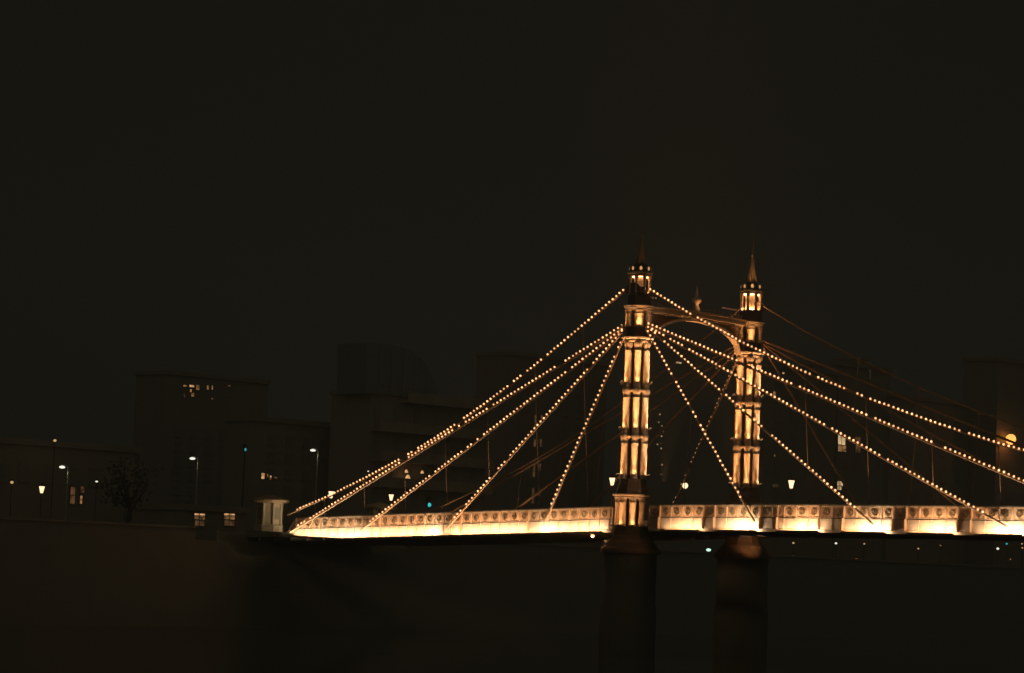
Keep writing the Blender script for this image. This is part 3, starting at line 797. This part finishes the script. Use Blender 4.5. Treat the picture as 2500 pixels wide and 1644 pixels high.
MB().tube([(p.x, p.y, p.z+1.0), (p.x-.5, p.y, p.z+1.15), (p.x-1.05, p.y, p.z+1.0)], .04, 6).build('bracket', m_pole, gl)

# ------------------------------------------------------------------ far bank: lamps
def street_lamp(px, py, X, label, glow=g_white, ln=.42, zb=5.2, pole=True, group='cool street lamps on the left bank'):
    p = at_x(px, py, X)
    o = empty('street_lamp', (p.x, p.y+.5, zb), label, 'street lamp', group)
    MB().lathe([(.11, 0), (.11, .8), (.06, .9), (.045, p.z-zb+.1)], 8, (p.x, p.y+.55, zb)).build('post', m_steel, o)
    MB().tube([(p.x, p.y+.55, p.z+.05), (p.x, p.y+.3, p.z+.17), (p.x, p.y-.2, p.z+.16)], .035, 6).build('arm', m_steel, o)
    MB().sphere((p.x, p.y-.05, p.z), ln*.62, 10, 6, .42).build('lamp_head', glow, o)
    return o
m_steel = mat('galvanised_post', (.35, .35, .28), .5, .3)
street_lamp(153, 1141, -52, 'cool white street lamp on a post at the far left, under a lone warm light')
street_lamp(471, 1120, -52, 'cool white street lamp above the two orange shop fronts')
street_lamp(765, 1100, -52, 'cool white street lamp just left of the lit chain foot')
for px, py in ((153, 1141), (471, 1120), (765, 1100)):
    p = at_x(px, py, -52)
    spot('street_light', (p.x+.1, p.y+.1, p.z-.25), (p.x, p.y+.9, p.z-2.2), 10, R(75), .6, .08, (.9, 1, .6))
def small_light(px, py, X, glow, s, label, kind='lamp_post', zb=5.2, group=None, cat='lamp', squash=.8):
    p = at_x(px, py, X)
    o = empty(kind, (p.x, p.y, zb), label, cat, group)
    MB().lathe([(.07, 0), (.07, .3), (.035, .4), (.03, p.z-zb-s*.7)], 6, (p.x, p.y, zb)).build('post', m_pole, o)
    MB().sphere(p, s, 8, 6, squash).build('lamp_head', glow, o)
    MB().lathe([(s*1.05, 0), (s*.5, .12), (.02, .2)], 8, (p.x, p.y, p.z+s*squash)).build('cap', m_pole, o)
GL = 'small lamps along the far bank'
small_light(134, 1076, -60, g_warmdot, .14, 'tiny lone warm light high at the far left', group=GL)
small_light(29, 1178, -55, g_warmdot, .14, 'tiny warm light at the far left frame edge', group=GL)
small_light(236, 1176, -50, g_white, .12, 'tiny cool white light right of the far left lantern', group=GL, squash=.5)
small_light(310, 1168, -55, g_or, .09, 'faintest tiny light on the left bank near a dark tree', group=GL)
small_light(899, 1151, -50, g_white, .07, 'pinprick white light beside the lit chains, left of the stacked orange lamps', group=GL)
p = at_x(102, 1196, -48)
lantern_post(p.x, p.y, 5.2, p.z, 'glowing lantern at the far left, largest warm light there', s=1.0, group='lantern on the left bank')
# traffic light behind the girder
p = at_x(1046, 1233, -46)
tl = empty('traffic_light', (p.x, p.y, 6.1), 'traffic light showing green beyond the side span girder', 'traffic light')
MB().lathe([(.06, .003), (.06, p.z-6.1+.3)], 8, (p.x, p.y, 6.1)).build('post', m_pole, tl)
hb = MB().box(p.x-.15, p.y-.2, p.z-.25, p.x+.1, p.y+.2, p.z+.75).build('signal_box', m_pole, tl)
MB().sphere((p.x+.1, p.y, p.z), .19, 10, 6).build('green_lens', emit('green_signal', (.03, .62, .62), 1.1), hb)
p = at_x(598, 1098, -60)
tl = empty('traffic_light', (p.x, p.y, 5.2), 'small teal signal light high above the booth, left of the house window', 'traffic light')
MB().lathe([(.06, 0), (.06, p.z-5.2+.3)], 8, (p.x, p.y, 5.2)).build('post', m_pole, tl)
hb = MB().box(p.x-.15, p.y-.14, p.z-.18, p.x+.06, p.y+.14, p.z+.5).build('signal_box', m_pole, tl)
MB().sphere((p.x+.06, p.y, p.z), .11, 10, 6, 1.4).build('green_lens', emit('teal_signal', (.03, .45, .5), .8), hb)
# lights seen under the deck
small_light(1730, 1343, -46, g_green, .24, 'bright greenish white lamp under the deck between the two piers', group=GL, squash=.62)
small_light(1937, 1326, -46, g_warmdot, .12, 'small lamp with a lit post under the deck right of the far pier', group=GL)
small_light(2041, 1327, -46, g_white, .13, 'left of a close pair of tiny white lights under the right deck', group=GL)
small_light(2110, 1328, -46, g_warmdot, .10, 'right of a close pair of tiny lights under the right deck', group=GL)
small_light(2242, 1340, -46, g_warmdot, .11, 'single tiny light under the deck near the right quarter', group=GL)
small_light(2296, 1332, -48, g_or, .10, 'faint tiny light between two white ones under the right deck', group=GL)
small_light(2436, 1340, -46, g_white, .16, 'brightest white light under the deck near the right frame edge', group=GL)
small_light(2458, 1328, -47, g_teal, .13, 'small teal light under the deck near the right frame edge', group=GL)
small_light(2495, 1328, -47, g_warmdot, .1, 'upper of two tiny lights at the right frame edge under the deck', group=GL)
small_light(2496, 1338, -45, g_or2, .1, 'lower of two tiny lights at the right frame edge under the deck', group=GL)
small_light(2467, 1366, -44, g_or, .08, 'faint tiny light low by the right frame edge', group=GL)
small_light(1310, 1324, -45, g_or2, .16, 'small orange light under the side span girder, left of the starry one', group=GL)
# red post lights on the far bank and lamps hung under the deck
def hang_lamp(x, y, z, zt, glow, s, label, power=None):
    o = empty('deck_lamp', (x, y, zt), label, 'lamp', 'lamps hung under the deck')
    MB().tube([(x, y, zt), (x, y, z+s*.6)], .03, 6).build('stem', m_iron, o)
    MB().sphere((x, y, z), s, 10, 6).build('lamp_head', glow, o)
    MB().lathe([(s*.9, 0), (s*1.15, .03), (.05, .14)], 8, (x, y, z+s*.55)).build('hood', m_iron, o)
    if power: 
        d = bpy.data.lights.new('deck_light', 'POINT'); d.energy = power; d.color = WARM; d.shadow_soft_size = .1
        q = bpy.data.objects.new('deck_light', d); COL.objects.link(q); q.parent = o; q.location = Vector((x, y-.2, z-.2))-o.location
hang_lamp(-3.9, .2, 6.5, 6.75, emit('star_lamp', (1, .5, .2), 3), .14, 'bright starry orange lamp under the girder left of the near pedestal', 40)
hang_lamp(-5.2, 3.0, 6.2, 6.6, g_or, .12, 'dim lamp under the deck left of the starry orange one')
small_light(2475, 1388, -43.2, g_red, .15, 'faint red light low on the far bank at the right frame edge', group=GL)
small_light(2091, 1366, -44, g_red, .16, 'faint red light low on the far bank below the fourth lit bay', group=GL)
small_light(1937, 1358, -44, g_or, .13, 'low orange light on the bank right of the far pier', group=GL)

# light on the far pier from lamps under the deck
spot('pier_spot', (5.5, 9.5, 6.7), (1.2, 11.6, 6.35), 330, R(15), 1., .1, WARM, t2)
spot('pier_spot', (4.8, -2.6, 6.3), (.6, -1.0, 5.6), 12, R(24), .7, .1, WARM, t1)

# ------------------------------------------------------------------ dark trees on the left bank
def tree(px, X, h, label, seed):
    p = at_x(px, 1250, X); rnd = random.Random(seed); zb = 5.2
    o = empty('tree', (X, p.y, zb), label, 'tree', 'dark trees on the bank')
    b = MB(); b.tube([(X, p.y, zb), (X+.1, p.y+.1, zb+h*.25), (X, p.y+.2, zb+h*.5)], .28, 8, .14)
    for k in range(6):
        a = rnd.uniform(0, 2*PI)
        b.tube([(X, p.y+.15, zb+h*(.3+.03*k)), (X+h*.14*math.cos(a), p.y+h*.14*math.sin(a), zb+h*(.5+.04*k)), (X+h*.22*math.cos(a), p.y+h*.22*math.sin(a), zb+h*(.62+.05*k))], .1, 6, .03)
    b.build('trunk', m_bark, o)
    c = MB()
    cl = [(rnd.gauss(0, h*.13), rnd.gauss(0, h*.15), h*rnd.uniform(.42, .95)) for _ in range(26)]
    for (cx, cy, cz) in cl:
        sq = 1-.5*max(0, (cz/h-.6)/.4)
        for _ in range(20):
            q = Vector((rnd.gauss(0, 1), rnd.gauss(0, 1), rnd.gauss(0, .8)))*h*.05
            u = Vector((rnd.gauss(0, 1), rnd.gauss(0, 1), rnd.gauss(0, 1))).normalized()*.17; w = u.orthogonal().normalized()*.11
            e = Vector((X+cx*sq, p.y+cy*sq, zb+cz))+q
            c.add([e-u, e+w, e+u, e-w], [(0, 1, 2, 3)])
    c.build('crown', m_leaf, o)
tree(312, -47, 6.5, 'dark leafy tree on the left bank right of the far left terrace', 1)

# ------------------------------------------------------------------ thin haze volume added to lift the blacks over the river
hz = MB().box(-420, -260, -4.2, 170, 420, 75)
m_haze = bpy.data.materials.new('lift_haze'); m_haze.use_nodes = True
n, l = m_haze.node_tree.nodes, m_haze.node_tree.links
n.remove(n["Principled BSDF"])
pv = n.new('ShaderNodeVolumePrincipled'); pv.inputs['Color'].default_value = (.90, .90, .84, 1); pv.inputs['Density'].default_value = HAZE
l.new(pv.outputs['Volume'], n["Material Output"].inputs['Volume'])
ho = hz.build('haze', m_haze); ho['kind'] = 'stuff'
